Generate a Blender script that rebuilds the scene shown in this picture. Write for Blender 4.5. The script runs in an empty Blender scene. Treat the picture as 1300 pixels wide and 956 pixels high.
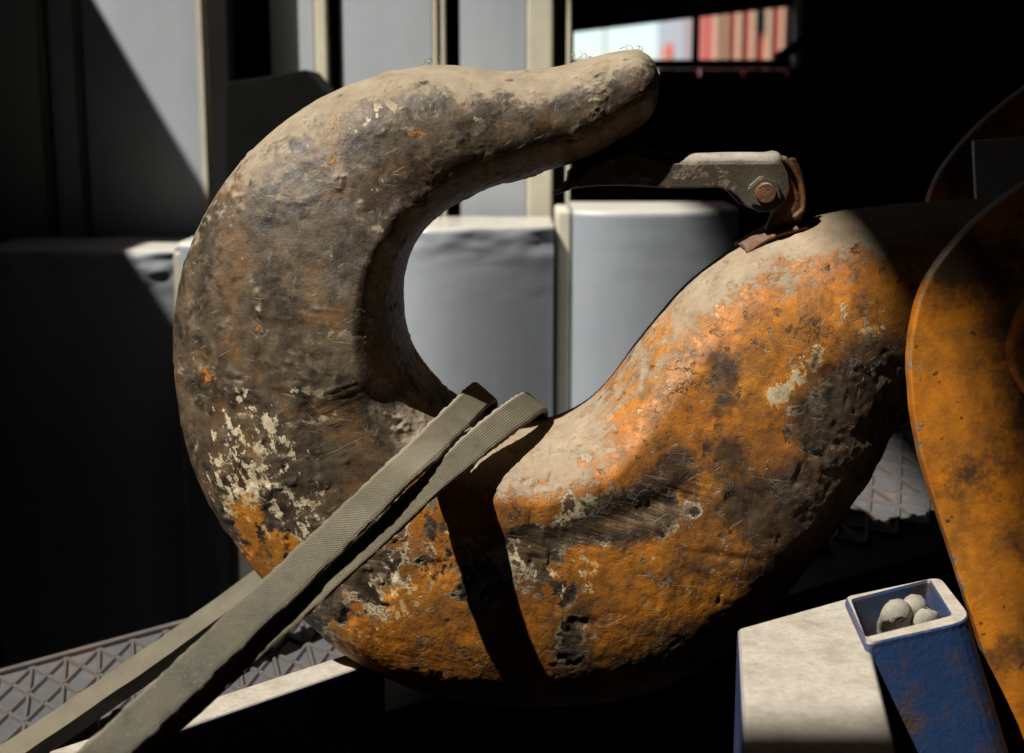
import bpy, bmesh, math, random
import numpy as np
from mathutils import Vector, Matrix
random.seed(7); rng = np.random.RandomState(7)
S = bpy.context.scene
C = S.collection
R = math.radians

# ------------------------------------------------------------------ camera
PITCH = R(10.5); DIST = 1.8; FPX = 1800.0
cam_d = bpy.data.cameras.new('camera'); cam = bpy.data.objects.new('camera', cam_d); C.objects.link(cam)
cam.location = (0, -DIST*math.cos(PITCH), DIST*math.sin(PITCH))
cam.rotation_euler = (math.pi/2-PITCH, 0, 0)
cam_d.sensor_width = 36; cam_d.lens = 36*FPX/1300
cam_d.clip_start = 0.05; cam_d.clip_end = 3000
cam_d.dof.use_dof = True; cam_d.dof.focus_distance = 1.68; cam_d.dof.aperture_fstop = 3.6
S.camera = cam
# ------------------------------------------------------------------ world + sun
SUN = Vector((0.56, 0.41, -1.0)).normalized()          # direction the light travels
w = bpy.data.worlds.new('World'); S.world = w; w.use_nodes = True
wn = w.node_tree; bg = wn.nodes['Background']
sky = wn.nodes.new('ShaderNodeTexSky'); sky.sky_type = 'NISHITA'; sky.sun_disc = False
sky.sun_elevation = math.asin(-SUN.z); sky.sun_rotation = math.atan2(-SUN.x, -SUN.y)
sky.dust_density = 0.6; sky.ozone_density = 2.5; sky.air_density = 1.0
wn.links.new(sky.outputs[0], bg.inputs[0]); bg.inputs[1].default_value = 0.13
sd = bpy.data.lights.new('sun', 'SUN'); sun = bpy.data.objects.new('sun', sd); C.objects.link(sun)
sd.energy = 5.0; sd.angle = R(0.53); sd.color = (1.0, 0.95, 0.86)
sun.rotation_euler = SUN.to_track_quat('-Z', 'Y').to_euler()
sun.location = (-3, -3, 6)
S.view_settings.view_transform = 'Standard'; S.view_settings.look = 'None'
S.view_settings.exposure = 0.48; S.view_settings.gamma = 1.0
S.view_settings.use_curve_mapping = False

# ------------------------------------------------------------------ layout helpers
CAM = np.array(cam.location); UP = np.array([0, math.sin(PITCH), math.cos(PITCH)]); FW = np.array([0, math.cos(PITCH), -math.sin(PITCH)])
def ray(px, py): return np.array([(px-650)/FPX, 0, 0]) + UP*(-(py-478)/FPX) + FW
def at(px, py, Y=0.0):
    d = ray(px, py); t = (Y-CAM[1])/d[1]; return Vector(CAM+d*t)
def atz(px, py, z):
    d = ray(px, py); t = (z-CAM[2])/d[2]; return Vector(CAM+d*t)
def topx(P):
    P = np.asarray(P, float)-CAM; f = P@FW; return 650+FPX*P[..., 0]/f, 478-FPX*(P@UP)/f
H_ROOF = 7.5; H_CAN = 2.0
def to_roof(P, H=H_ROOF):
    t = (H-P.z)/(-SUN.z); return Vector((P.x-SUN.x*t, P.y-SUN.y*t, H))

# ------------------------------------------------------------------ material helpers
class NT:
    def __init__(s, name):
        s.m = bpy.data.materials.new(name); s.m.use_nodes = True; s.t = s.m.node_tree
        s.b = s.t.nodes['Principled BSDF']; s.tc = None
    def n(s, typ, props=None, **ins):
        nd = s.t.nodes.new('ShaderNode'+typ)
        for k, v in (props or {}).items(): setattr(nd, k, v)
        for k, v in ins.items():
            key = int(k[1:]) if k[0] == 'i' and k[1:].isdigit() else k.replace('_', ' ')
            s.set(nd.inputs[key], v)
        return nd
    def set(s, sock, v):
        if isinstance(v, bpy.types.NodeSocket): s.t.links.new(v, sock)
        elif isinstance(v, (tuple, list)):
            n = len(sock.default_value); v = tuple(v)
            sock.default_value = v+(1,) if n == 4 and len(v) == 3 else v
        else: sock.default_value = v
    def obj(s):
        if not s.tc: s.tc = s.n('TexCoord')
        return s.tc.outputs['Object']
    def scaled(s, v, sc, rot=(0, 0, 0)):          # rotate first, then stretch
        if any(rot): v = s.n('Mapping', Vector=v, Rotation=rot).outputs[0]
        return s.n('Mapping', Vector=v, Scale=sc).outputs[0]
    def noise(s, v, scale, detail=4, rough=0.55, dist=0.0):
        return s.n('TexNoise', Vector=v, Scale=scale, Detail=detail, Roughness=rough, Distortion=dist).outputs['Fac']
    def math(s, op, a, b=0.0, c=0.0, clamp=False):
        return s.n('Math', {'operation': op, 'use_clamp': clamp}, i0=a, i1=b, i2=c).outputs[0]
    def rng(s, v, a, b, lo=0.0, hi=1.0, smooth=False):
        return s.n('MapRange', {'interpolation_type': 'SMOOTHSTEP' if smooth else 'LINEAR', 'clamp': True}, i0=v, i1=a, i2=b, i3=lo, i4=hi).outputs[0]
    def mix(s, f, a, b, blend='MIX'):
        nd = s.n('Mix', {'data_type': 'RGBA', 'blend_type': blend})
        s.set(nd.inputs[0], f); s.set(nd.inputs[6], a); s.set(nd.inputs[7], b); return nd.outputs[2]
    def attr(s, name): return s.n('Attribute', {'attribute_name': name}).outputs['Fac']
    def bump(s, h, dist, strength=1.0, normal=None):
        nd = s.n('Bump', Height=h, Distance=dist, Strength=strength)
        if normal is not None: s.set(nd.inputs['Normal'], normal)
        return nd.outputs[0]
    def up(s):                                    # how far the surface faces upward (settled dust)
        g = s.n('NewGeometry'); return s.n('SeparateXYZ', Vector=g.outputs['Normal']).outputs[2]
    def out(s, col, rough=0.7, normal=None, metal=0.0, spec=0.5):
        s.set(s.b.inputs['Base Color'], col); s.set(s.b.inputs['Roughness'], rough); s.set(s.b.inputs['Metallic'], metal)
        s.set(s.b.inputs['Specular IOR Level'], spec)
        if normal is not None: s.set(s.b.inputs['Normal'], normal)
        return s.m

DUST = (0.36, 0.295, 0.215)

def mat_hook():
    k = NT('worn_hook_paint'); o = k.obj()
    wob = k.n('VectorMath', {'operation': 'ADD'}, i0=o, i1=k.n('VectorMath', {'operation': 'SCALE'}, i0=k.n('TexNoise', Vector=o, Scale=22.0, Detail=3.0).outputs['Color'], Scale=0.03).outputs[0]).outputs[0]
    n1 = k.noise(o, 9, 5); n2 = k.noise(wob, 30, 8, 0.66); n3 = k.noise(o, 120, 5, 0.7); n4 = k.noise(o, 420, 3, 0.6)
    n5 = k.noise(wob, 55, 6, 0.62)
    ao, ac, ad, adust, ag = (k.attr(x) for x in ('orange', 'cream', 'dark', 'dust', 'gouge'))
    # bare, grimy steel
    steel = k.mix(k.rng(n2, 0.38, 0.62), (0.024, 0.017, 0.011), (0.115, 0.083, 0.052))
    steel = k.mix(k.rng(n5, 0.52, 0.68, 0, 0.75), steel, (0.175, 0.128, 0.08))
    rust = k.mix(n3, (0.13, 0.06, 0.02), (0.25, 0.115, 0.03))
    steel = k.mix(k.math('MULTIPLY', k.rng(k.noise(o, 14, 6, 0.7), 0.52, 0.68), 0.65), steel, rust)
    # streaky gouges (torn scale)
    st = k.noise(k.scaled(o, (18, 30, 140), (0, R(-17), 0)), 1.0, 5, 0.6)
    steel = k.mix(k.math('MULTIPLY', ag, k.rng(st, 0.42, 0.55)), steel, (0.22, 0.13, 0.055))
    steel = k.mix(k.math('MULTIPLY', ag, k.rng(st, 0.46, 0.40)), steel, (0.012, 0.009, 0.007))
    # scrape marks: short pale scratches in three directions
    scr = None
    for i, (sc, ro) in enumerate((((26, 60, 300), R(28)), ((22, 60, 330), R(-42)), ((30, 50, 280), R(78)), ((18, 50, 300), R(-8)))):
        s1 = k.rng(k.noise(k.scaled(o, sc, (0, ro, 0)), 1.0, 3, 0.55), 0.655, 0.70)
        s1 = k.math('MULTIPLY', s1, k.rng(k.noise(o, 11+i*3, 2), 0.46, 0.58))
        scr = s1 if scr is None else k.math('MAXIMUM', scr, s1)
    # paint layers: orange value decides, cream primer shows round torn edges
    val = k.math('ADD', k.math('ADD', ao, k.math('MULTIPLY', k.math('SUBTRACT', n2, 0.5), 1.9)), k.math('MULTIPLY', k.math('SUBTRACT', n1, 0.5), 1.0))
    val = k.math('ADD', val, k.math('MULTIPLY', k.math('SUBTRACT', n3, 0.5), 0.35))
    chipn = k.math('MULTIPLY', k.rng(k.noise(wob, 80, 4, 0.6), 0.60, 0.63), k.rng(k.noise(o, 10, 3), 0.42, 0.58))
    m_or = k.math('MULTIPLY', k.rng(val, 0.49, 0.53), k.math('SUBTRACT', 1.0, chipn))
    cval = k.math('ADD', k.math('ADD', ac, k.math('MULTIPLY', k.math('SUBTRACT', n5, 0.5), 1.9)), k.math('MULTIPLY', k.math('SUBTRACT', n3, 0.5), 0.9))
    cval = k.math('ADD', cval, k.math('MULTIPLY', k.math('SUBTRACT', k.noise(k.scaled(o, (120, 60, 34), (0, R(24), 0)), 1.0, 4, 0.6), 0.5), 1.5))
    edge = k.math('MULTIPLY', k.rng(val, 0.36, 0.44), k.rng(k.noise(o, 16, 3), 0.44, 0.56))
    m_cr = k.math('MAXIMUM', k.rng(cval, 0.50, 0.56), k.math('MULTIPLY', edge, 0.85))
    orange = k.mix(k.rng(n1, 0.3, 0.7), (0.47, 0.15, 0.012), (0.64, 0.245, 0.022))
    orange = k.mix(k.rng(k.noise(o, 60, 6, 0.7), 0.5, 0.72, 0, 0.75), orange, (0.25, 0.085, 0.014))
    orange = k.mix(k.rng(k.noise(o, 34, 7, 0.72), 0.47, 0.70, 0, 0.7), orange, (0.13, 0.062, 0.022))
    orange = k.mix(k.rng(k.noise(wob, 13, 8, 0.68), 0.41, 0.62, 0, 0.8), orange, (0.19, 0.08, 0.02))
    orange = k.mix(k.rng(n4, 0.62, 0.7, 0, 0.7), orange, (0.06, 0.03, 0.012))
    cream = k.mix(k.rng(n3, 0.35, 0.65), (0.40, 0.30, 0.17), (0.68, 0.58, 0.40))
    cream = k.mix(k.rng(n2, 0.58, 0.66), cream, (0.22, 0.14, 0.07))
    col = k.mix(m_cr, steel, cream)
    col = k.mix(m_or, col, orange)
    col = k.mix(k.math('MULTIPLY', k.rng(cval, 0.50, 0.54), m_or), col, k.mix(n3, (0.60, 0.24, 0.02), (0.76, 0.40, 0.05)))
    m_c2 = k.rng(cval, 0.60, 0.64); col = k.mix(m_c2, col, cream); m_cr = k.math('MAXIMUM', m_cr, m_c2)
    # cracks through the paint
    wob2 = k.n('VectorMath', {'operation': 'ADD'}, i0=o, i1=k.n('VectorMath', {'operation': 'SCALE'}, i0=k.n('TexNoise', Vector=o, Scale=14.0, Detail=6.0, Roughness=0.65).outputs['Color'], Scale=0.10).outputs[0]).outputs[0]
    vor = k.n('TexVoronoi', {'feature': 'DISTANCE_TO_EDGE'}, Vector=wob2, Scale=13.0).outputs['Distance']
    crack = k.math('MULTIPLY', k.rng(vor, 0.012, 0.003), k.rng(k.noise(o, 7, 3), 0.56, 0.64))
    crack = k.math('MULTIPLY', crack, k.math('MULTIPLY', m_or, 0.8))
    col = k.mix(crack, col, (0.018, 0.011, 0.007))
    # shade painted under the arm and in the throat, with black grease / grime patches
    gv = k.math('ADD', k.math('ADD', ad, k.math('MULTIPLY', k.math('SUBTRACT', k.noise(o, 11, 6, 0.6), 0.5), 0.9)), k.math('MULTIPLY', k.math('SUBTRACT', n2, 0.5), 1.4))
    gv = k.math('ADD', gv, k.math('MULTIPLY', k.math('SUBTRACT', n3, 0.5), 0.5))
    m_gr = k.math('MULTIPLY', k.rng(gv, 0.30, 0.86, 0, 1, True), 0.93)
    grime_shade = k.mix(k.rng(n5, 0.35, 0.65), (0.020, 0.014, 0.009), (0.075, 0.05, 0.03))
    col = k.mix(m_gr, col, grime_shade)
    col = k.mix(k.math('MULTIPLY', scr, 0.4), col, (0.34, 0.28, 0.20))
    # settled dust
    up = k.math('ADD', k.up(), k.math('MULTIPLY', k.math('SUBTRACT', n2, 0.5), 0.5))
    dm = k.math('ADD', k.rng(up, 0.25, 0.9), k.math('ADD', k.math('MULTIPLY', adust, 0.75), k.math('ADD', k.math('MULTIPLY', k.math('SUBTRACT', n3, 0.5), 1.0), k.math('ADD', k.math('MULTIPLY', k.math('SUBTRACT', n5, 0.5), 1.7), k.math('MULTIPLY', k.math('SUBTRACT', k.noise(o, 19, 5, 0.6), 0.5), 1.1)))))
    dm = k.math('MULTIPLY', k.rng(dm, 0.18, 0.72, 0, 1, True), 0.92)
    col = k.mix(dm, col, k.mix(k.rng(k.noise(wob, 24, 8, 0.7), 0.36, 0.66), k.mix(n3, (0.19, 0.148, 0.098), (0.29, 0.232, 0.16)), k.mix(n3, (0.28, 0.225, 0.155), (0.42, 0.35, 0.255))))
    h = k.math('ADD', k.math('MULTIPLY', m_or, 1.0), k.math('MULTIPLY', m_cr, 0.4))
    h = k.math('ADD', h, k.math('MULTIPLY', n2, 0.45)); h = k.math('ADD', h, k.math('MULTIPLY', n3, 0.55))
    h = k.math('SUBTRACT', h, k.math('MULTIPLY', crack, 0.9)); h = k.math('SUBTRACT', h, k.math('MULTIPLY', scr, 0.25))
    h = k.math('MULTIPLY', h, k.math('SUBTRACT', 1.0, k.math('MULTIPLY', dm, 0.65)))
    h = k.math('ADD', h, k.math('MULTIPLY', n4, 0.2)); h = k.math('ADD', h, k.math('MULTIPLY', k.math('MULTIPLY', st, ag), 4.0))
    rough = k.mix(m_or, k.rng(n3, 0.3, 0.7, 0.34, 0.66), k.rng(n3, 0.3, 0.7, 0.42, 0.66))
    rough = k.mix(dm, rough, (0.95, 0.95, 0.95))
    return k.out(col, rough, k.bump(h, 0.0017, 0.9), spec=0.38)

def mat_paint(name, base, base2, wear=0.5, rust=(0.16, 0.055, 0.015), dust=0.8, dust_lo=0.55, scale=1.0, rough=0.5, bare=(0.05, 0.042, 0.035)):
    k = NT(name); o = k.obj()
    n1 = k.noise(o, 6*scale, 5); n2 = k.noise(o, 25*scale, 8, 0.68); n3 = k.noise(o, 130*scale, 5, 0.7)
    col = k.mix(k.rng(n1, 0.3, 0.7), base, base2)
    col = k.mix(k.rng(n3, 0.5, 0.75, 0, 0.5), col, tuple(c*0.45 for c in base))
    v = k.math('ADD', k.math('MULTIPLY', n2, 0.7), k.math('MULTIPLY', n1, 0.3))
    mw = k.rng(v, 0.70-0.25*wear, 0.76-0.25*wear)
    col = k.mix(k.math('MULTIPLY', k.rng(v, 0.60-0.25*wear, 0.76-0.25*wear), 0.7), col, rust)
    col = k.mix(mw, col, k.mix(n3, bare, rust))
    up = k.math('ADD', k.up(), k.math('MULTIPLY', k.math('SUBTRACT', n2, 0.5), 0.35))
    dm = k.math('MULTIPLY', k.rng(up, dust_lo, dust_lo+0.3), dust)
    dc = k.mix(k.rng(n3, 0.3, 0.7), (0.33, 0.295, 0.245), (0.47, 0.425, 0.36))
    dc = k.mix(k.rng(n2, 0.44, 0.70, 0, 0.75), dc, (0.24, 0.20, 0.155))
    dc = k.mix(k.rng(k.noise(o, 210, 3, 0.6), 0.66, 0.70, 0, 0.8), dc, (0.12, 0.095, 0.07))
    col = k.mix(dm, col, dc)
    h = k.math('ADD', k.math('MULTIPLY', mw, -0.7), k.math('ADD', n3, k.math('MULTIPLY', n2, 0.8)))
    return k.out(col, k.mix(dm, (rough,)*3, (0.95,)*3), k.bump(h, 0.0012, 0.7))

def mat_wrap(name, base, rough=0.38):
    k = NT(name); o = k.obj()
    n1 = k.noise(k.scaled(o, (3, 3, 1.2)), 2.0, 4); n2 = k.noise(o, 26, 5, 0.6); n3 = k.noise(o, 200, 3)
    col = k.mix(k.rng(n1, 0.3, 0.7), tuple(c*0.82 for c in base), base)
    col = k.mix(k.rng(n2, 0.55, 0.75, 0, 0.35), col, (0.42, 0.39, 0.33))
    dm = k.rng(k.up(), 0.4, 0.8, 0, 0.8); col = k.mix(dm, col, (0.55, 0.51, 0.43))
    h = k.math('ADD', k.math('MULTIPLY', n1, 3.0), k.math('ADD', n2, k.math('MULTIPLY', n3, 0.1)))
    return k.out(col, k.rng(n2, 0.3, 0.7, rough-0.06, rough+0.14), k.bump(h, 0.0006, 0.5), spec=0.5)

def mat_flat(name, col, col2=None, scale=12, rough=0.8, bump=0.001):
    k = NT(name); o = k.obj(); n = k.noise(o, scale, 6, 0.65); n3 = k.noise(o, scale*9, 4, 0.6)
    c = k.mix(k.rng(n, 0.3, 0.7), col, col2 or tuple(x*0.6 for x in col))
    return k.out(c, rough, k.bump(k.math('ADD', n, k.math('MULTIPLY', n3, 0.4)), bump, 0.6), spec=0.15)

def mat_webbing():
    k = NT('dusty_webbing'); o = k.obj()
    uv = k.tc.outputs['UV']
    tw = k.n('TexWave', {'wave_type': 'BANDS', 'bands_direction': 'X', 'wave_profile': 'SIN'}, Vector=k.scaled(uv, (1, 0.55, 1)), Scale=115.0, Distortion=0.7, Detail=2.0, Detail_Scale=1.5).outputs['Fac']
    cr = k.n('TexWave', {'wave_type': 'BANDS', 'bands_direction': 'Y'}, Vector=uv, Scale=105.0, Distortion=0.5, Detail=1.0).outputs['Fac']
    n2 = k.noise(o, 30, 6, 0.65); n3 = k.noise(o, 260, 4, 0.7)
    col = k.mix(k.rng(n2, 0.32, 0.68), (0.175, 0.152, 0.105), (0.275, 0.242, 0.172))
    wet = k.math('ADD', k.attr('worn'), k.math('MULTIPLY', k.math('SUBTRACT', n2, 0.5), 1.1))
    col = k.mix(k.rng(wet, 0.35, 0.8), col, k.mix(n3, (0.052, 0.057, 0.053), (0.12, 0.125, 0.108)))
    col = k.mix(k.rng(tw, 0.55, 0.1, 0, 0.5), col, (0.055, 0.047, 0.032))
    col = k.mix(k.rng(n3, 0.6, 0.72, 0, 0.5), col, (0.36, 0.32, 0.24))
    col = k.mix(k.math('MULTIPLY', k.rng(k.up(), 0.85, 0.96), 0.8), col, k.mix(n3, (0.30, 0.26, 0.19), (0.50, 0.44, 0.34)))
    h = k.math('ADD', k.math('MULTIPLY', tw, 1.0), k.math('ADD', k.math('MULTIPLY', cr, 0.35), k.math('MULTIPLY', n3, 0.7)))
    return k.out(col, 0.95, k.bump(h, 0.0012, 1.0), spec=0.2)

def mat_cheek():
    k = NT('cheek_plate_paint'); o = k.obj()
    n1 = k.noise(o, 5, 5, 0.6); n2 = k.noise(o, 22, 8, 0.7); n3 = k.noise(o, 140, 5, 0.7)
    col = k.mix(k.rng(n1, 0.35, 0.65), (0.54, 0.165, 0.010), (0.66, 0.235, 0.014))
    col = k.mix(k.rng(n2, 0.44, 0.68, 0, 0.85), col, (0.20, 0.07, 0.014))
    col = k.mix(k.rng(k.noise(o, 10, 8, 0.7), 0.46, 0.68, 0, 0.75), col, (0.10, 0.045, 0.016))
    ga = k.attr('grime_shade')
    gv = k.math('ADD', k.math('ADD', ga, 0.1), k.math('ADD', k.math('MULTIPLY', k.math('SUBTRACT', n2, 0.5), 1.0), k.math('MULTIPLY', k.math('SUBTRACT', n3, 0.5), 0.55)))
    col = k.mix(k.rng(gv, 0.40, 0.75, 0, 0.92), col, k.mix(n3, (0.022, 0.015, 0.01), (0.07, 0.04, 0.022)))
    ch = k.math('ADD', k.attr('chip'), k.math('MULTIPLY', k.math('SUBTRACT', k.noise(o, 45, 5, 0.7), 0.5), 1.6))
    mc = k.rng(ch, 0.52, 0.56)
    col = k.mix(mc, col, k.mix(n3, (0.10, 0.085, 0.06), (0.30, 0.26, 0.19)))
    sp = k.rng(k.noise(o, 75, 2, 0.5), 0.70, 0.72); col = k.mix(k.math('MULTIPLY', sp, 0.85), col, (0.05, 0.028, 0.014))
    dm = k.rng(k.up(), 0.35, 0.75, 0, 0.9); col = k.mix(dm, col, DUST)
    h = k.math('SUBTRACT', k.math('ADD', k.math('MULTIPLY', n2, 1.2), n3), k.math('MULTIPLY', mc, 1.2))
    return k.out(col, k.rng(n3, 0.3, 0.7, 0.4, 0.62), k.bump(h, 0.0008, 0.6))

# ------------------------------------------------------------------ object helpers
def tag(o, label=None, cat=None, group=None, kind=None):
    if label: o['label'] = label
    if cat: o['category'] = cat
    if group: o['group'] = group
    if kind: o['kind'] = kind
    return o
def empty(name, loc, label=None, cat=None, group=None):
    o = bpy.data.objects.new(name, None); C.objects.link(o); o.location = loc; o.empty_display_size = 0.05
    return tag(o, label, cat, group)
def link(name, me, mat, parent=None, smooth=False):
    o = bpy.data.objects.new(name, me); C.objects.link(o)
    if mat and not me.materials: me.materials.append(mat)
    if smooth: me.shade_smooth()
    if parent: o.parent = parent; o.matrix_parent_inverse = Matrix.Translation(-parent.location)
    return o
def from_bm(name, bm, mat, parent=None, smooth=False):
    bmesh.ops.recalc_face_normals(bm, faces=bm.faces)
    me = bpy.data.meshes.new(name); bm.to_mesh(me); bm.free(); return link(name, me, mat, parent, smooth)
def box_bm(a, b, bevel=0.0, seg=2):
    bm = bmesh.new(); bmesh.ops.create_cube(bm, size=1)
    for v in bm.verts: v.co = Vector((a[i]+(b[i]-a[i])*(v.co[i]+0.5) for i in range(3)))
    if bevel: bmesh.ops.bevel(bm, geom=bm.edges, offset=bevel, segments=seg, affect='EDGES', profile=0.6)
    return bm
def box(name, a, b, mat, parent=None, bevel=0.0): return from_bm(name, box_bm(a, b, bevel), mat, parent)
def hexa(name, top, down, mat, parent=None, bevel=0.0, seg=2):
    """prism from a loop of points, swept along a vector"""
    bm = bmesh.new(); d = Vector(down)
    t = [bm.verts.new(p) for p in top]; b = [bm.verts.new(Vector(p)+d) for p in top]
    bm.faces.new(t); bm.faces.new(b[::-1]); n = len(t)
    for i in range(n): bm.faces.new((t[i], b[i], b[(i+1) % n], t[(i+1) % n]))
    bmesh.ops.recalc_face_normals(bm, faces=bm.faces)
    if bevel: bmesh.ops.bevel(bm, geom=bm.edges, offset=bevel, segments=seg, affect='EDGES', profile=0.6)
    return from_bm(name, bm, mat, parent)
def catmull(P, n):
    P = np.asarray(P, float); m = len(P); Q = np.vstack([2*P[0]-P[1], P, 2*P[-1]-P[-2]])
    t = np.linspace(0, m-1-1e-9, n); i = t.astype(int); f = (t-i)[:, None]
    a, b, c, d = Q[i], Q[i+1], Q[i+2], Q[i+3]
    return 0.5*(2*b+(c-a)*f+(2*a-5*b+4*c-d)*f*f+(3*b-a-3*c+d)*f**3)
def grid_mesh(name, V, closed_v=False, caps=False):
    """V: (n,m,3)"""
    n, m = V.shape[:2]; idx = np.arange(n*m).reshape(n, m)
    if closed_v: idx2 = np.concatenate([idx, idx[:, :1]], 1)
    else: idx2 = idx
    q = np.stack([idx2[:-1, :-1], idx2[:-1, 1:], idx2[1:, 1:], idx2[1:, :-1]], -1).reshape(-1, 4)
    faces = q
    me = bpy.data.meshes.new(name)
    me.vertices.add(n*m); me.vertices.foreach_set('co', V.reshape(-1).astype(np.float32))
    nf = len(faces); extra = [idx[0][::-1], idx[-1]] if caps else []
    loops = np.concatenate([faces.reshape(-1)]+[e for e in extra]).astype(np.int32)
    me.loops.add(len(loops)); me.loops.foreach_set('vertex_index', loops)
    starts = list(range(0, nf*4, 4)); tot = nf*4
    for e in extra: starts.append(tot); tot += len(e)
    me.polygons.add(len(starts)); me.polygons.foreach_set('loop_start', np.array(starts, np.int32))
    me.update(calc_edges=True); me.validate(); return me
def set_attr(me, name, arr):
    a = me.attributes.new(name, 'FLOAT', 'POINT'); a.data.foreach_set('value', np.asarray(arr, np.float32).ravel())
def tube(path, rad, nseg=10, seed=0):
    P = np.asarray(path, float); n = len(P); T = np.gradient(P, axis=0); T /= np.linalg.norm(T, axis=1)[:, None]
    ref = np.array([0.3, 0.9, 0.31]); A = np.cross(T, ref); A /= np.linalg.norm(A, axis=1)[:, None]; B = np.cross(T, A)
    th = np.linspace(0, 2*np.pi, nseg, endpoint=False); r = np.broadcast_to(np.asarray(rad, float), (n,))
    return P[:, None]+r[:, None, None]*(np.cos(th)[None, :, None]*A[:, None]+np.sin(th)[None, :, None]*B[:, None])
# numpy gradient-ish value noise
_perm = rng.permutation(512)
def _h(ix, iy, iz): return _perm[(_perm[(_perm[ix & 511]+iy) & 511]+iz) & 511]/511.0
def vnoise(P):
    i = np.floor(P).astype(int); f = P-i; f = f*f*f*(f*(f*6-15)+10)
    x, y, z = i[:, 0], i[:, 1], i[:, 2]; u, v, ww = f[:, 0], f[:, 1], f[:, 2]
    def L(a, b, t): return a+(b-a)*t
    return L(L(L(_h(x, y, z), _h(x+1, y, z), u), L(_h(x, y+1, z), _h(x+1, y+1, z), u), v),
             L(L(_h(x, y, z+1), _h(x+1, y, z+1), u), L(_h(x, y+1, z+1), _h(x+1, y+1, z+1), u), v), ww)-0.5
def fbm(P, scale, oct=4, gain=0.5):
    s = np.zeros(len(P)); a = 1.0; f = scale
    for o in range(oct): s += a*vnoise(P*f+o*17.3); a *= gain; f *= 2.03
    return s

M = dict(
    hook=mat_hook(), web=mat_webbing(), cheek=mat_cheek(),
    latch=mat_paint('latch_steel', (0.095, 0.085, 0.066), (0.045, 0.04, 0.032), wear=0.6, rust=(0.09, 0.05, 0.025), rough=0.36, scale=1.8, dust=0.85, dust_lo=0.62, bare=(0.25, 0.22, 0.17)),
    rusty=mat_paint('rusty_orange_bracket', (0.30, 0.115, 0.02), (0.15, 0.06, 0.02), wear=0.95, dust=0.55, dust_lo=0.75, scale=2.0),
    blue=mat_paint('blue_frame_paint', (0.015, 0.036, 0.10), (0.02, 0.05, 0.14), wear=0.36, dust=1.0, dust_lo=0.5, rough=0.42),
    blue_in=mat_paint('blue_frame_paint_rusting', (0.02, 0.05, 0.14), (0.026, 0.066, 0.18), wear=0.55, dust=1.0, dust_lo=0.6, rust=(0.11, 0.06, 0.035)),
    tread=mat_paint('tread_plate_steel', (0.055, 0.06, 0.07), (0.085, 0.09, 0.10), wear=0.3, dust=0.12, dust_lo=0.85, rough=0.4, rust=(0.2, 0.1, 0.06)),
    tbar=mat_paint('tread_bar_steel', (0.085, 0.085, 0.088), (0.065, 0.06, 0.058), wear=0.4, dust=0.15, dust_lo=0.8, rough=0.4, rust=(0.2, 0.09, 0.05)),
    wrap=mat_wrap('grey_wrap', (0.36, 0.395, 0.44)), wrap2=mat_wrap('grey_wrap_matt', (0.44, 0.475, 0.52), 0.55),
    film=mat_wrap('shiny_film', (0.37, 0.40, 0.435), 0.2),
    cream=mat_flat('cream_edging', (0.62, 0.58, 0.46), (0.5, 0.46, 0.36), 9, 0.6),
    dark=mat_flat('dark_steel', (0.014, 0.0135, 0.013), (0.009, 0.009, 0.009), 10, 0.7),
    black=mat_flat('shadow_black', (0.006, 0.006, 0.006), (0.004, 0.004, 0.004), 10, 0.95),  # near black so the shadow-shaped block reads as shade in sun
    wood=mat_flat('dark_brown_boards', (0.055, 0.028, 0.018), (0.03, 0.018, 0.013), 7, 0.85),
    conc=mat_flat('dark_concrete', (0.05, 0.047, 0.042), (0.035, 0.033, 0.03), 4, 0.9),
    red=mat_flat('red_cladding', (0.52, 0.12, 0.09), (0.46, 0.10, 0.075), 3, 0.7),
    peach=mat_flat('peach_pilaster', (0.72, 0.52, 0.34), (0.66, 0.46, 0.3), 3, 0.7),
    pale=mat_flat('pale_grey_cladding', (0.45, 0.46, 0.48), (0.38, 0.39, 0.41), 3, 0.7),
    orangeflat=mat_flat('orange_drum_paint', (0.62, 0.19, 0.015), (0.5, 0.14, 0.012), 6, 0.5),
    rope=mat_flat('grey_rope', (0.34, 0.315, 0.26), (0.24, 0.22, 0.18), 160, 0.95, 0.0015),
)

# ================================================================== the setting
ground = box('ground', (-120, -60, -1.62), (120, 400, -1.5), M['conc']); tag(ground, kind='structure')

# --- shed roof out of view: sheets added and cut to shape shade and sun
eL = to_roof(at(108, 0, 1.35), H_CAN).x
pA, pB = to_roof(at(1092, 345, -0.10)), to_roof(at(1243, 490, -0.215))
bk = to_roof(at(905, 300, 1.0)).x
def sheet(pts, h=None):
    o = hexa('shade_roof_sheet', [Vector((x, y, h or H_ROOF)) for x, y in pts], (0, 0, 0.03), M['dark']); tag(o, kind='structure'); return o
eLow = to_roof(at(150, 320, 1.0), H_CAN).x
yc = to_roof(at(1200, 372, -0.215)).y
XL = to_roof(at(-80, 890, 0.2)).x; YF = to_roof(at(100, 990, -0.4)).y-0.1; YM = (to_roof(at(1050, 270, 0.1)).y+to_roof(at(880, 520, 1.0)).y)/2; YB = to_roof(at(500, -60, 1.35)).y+0.05
X0, X1, Y0, Y1 = -6.0, 6.0, -6.5, 3.1
sheet([(X0, -0.2), (eLow, -0.2), (eLow, 0.39), (X0, 0.39)], H_CAN)
sheet([(X0, 0.393), (eL, 0.393), (eL, Y1), (X0, Y1)], H_CAN)
sheet([(X0, Y0), (XL, Y0), (XL, Y1), (X0, Y1)])
sheet([(XL+0.003, Y0), (X1, Y0), (X1, YF-0.003), (XL+0.003, YF-0.003)])
sheet([(XL+0.003, YB), (X1, YB), (X1, Y1), (XL+0.003, Y1)])
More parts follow.
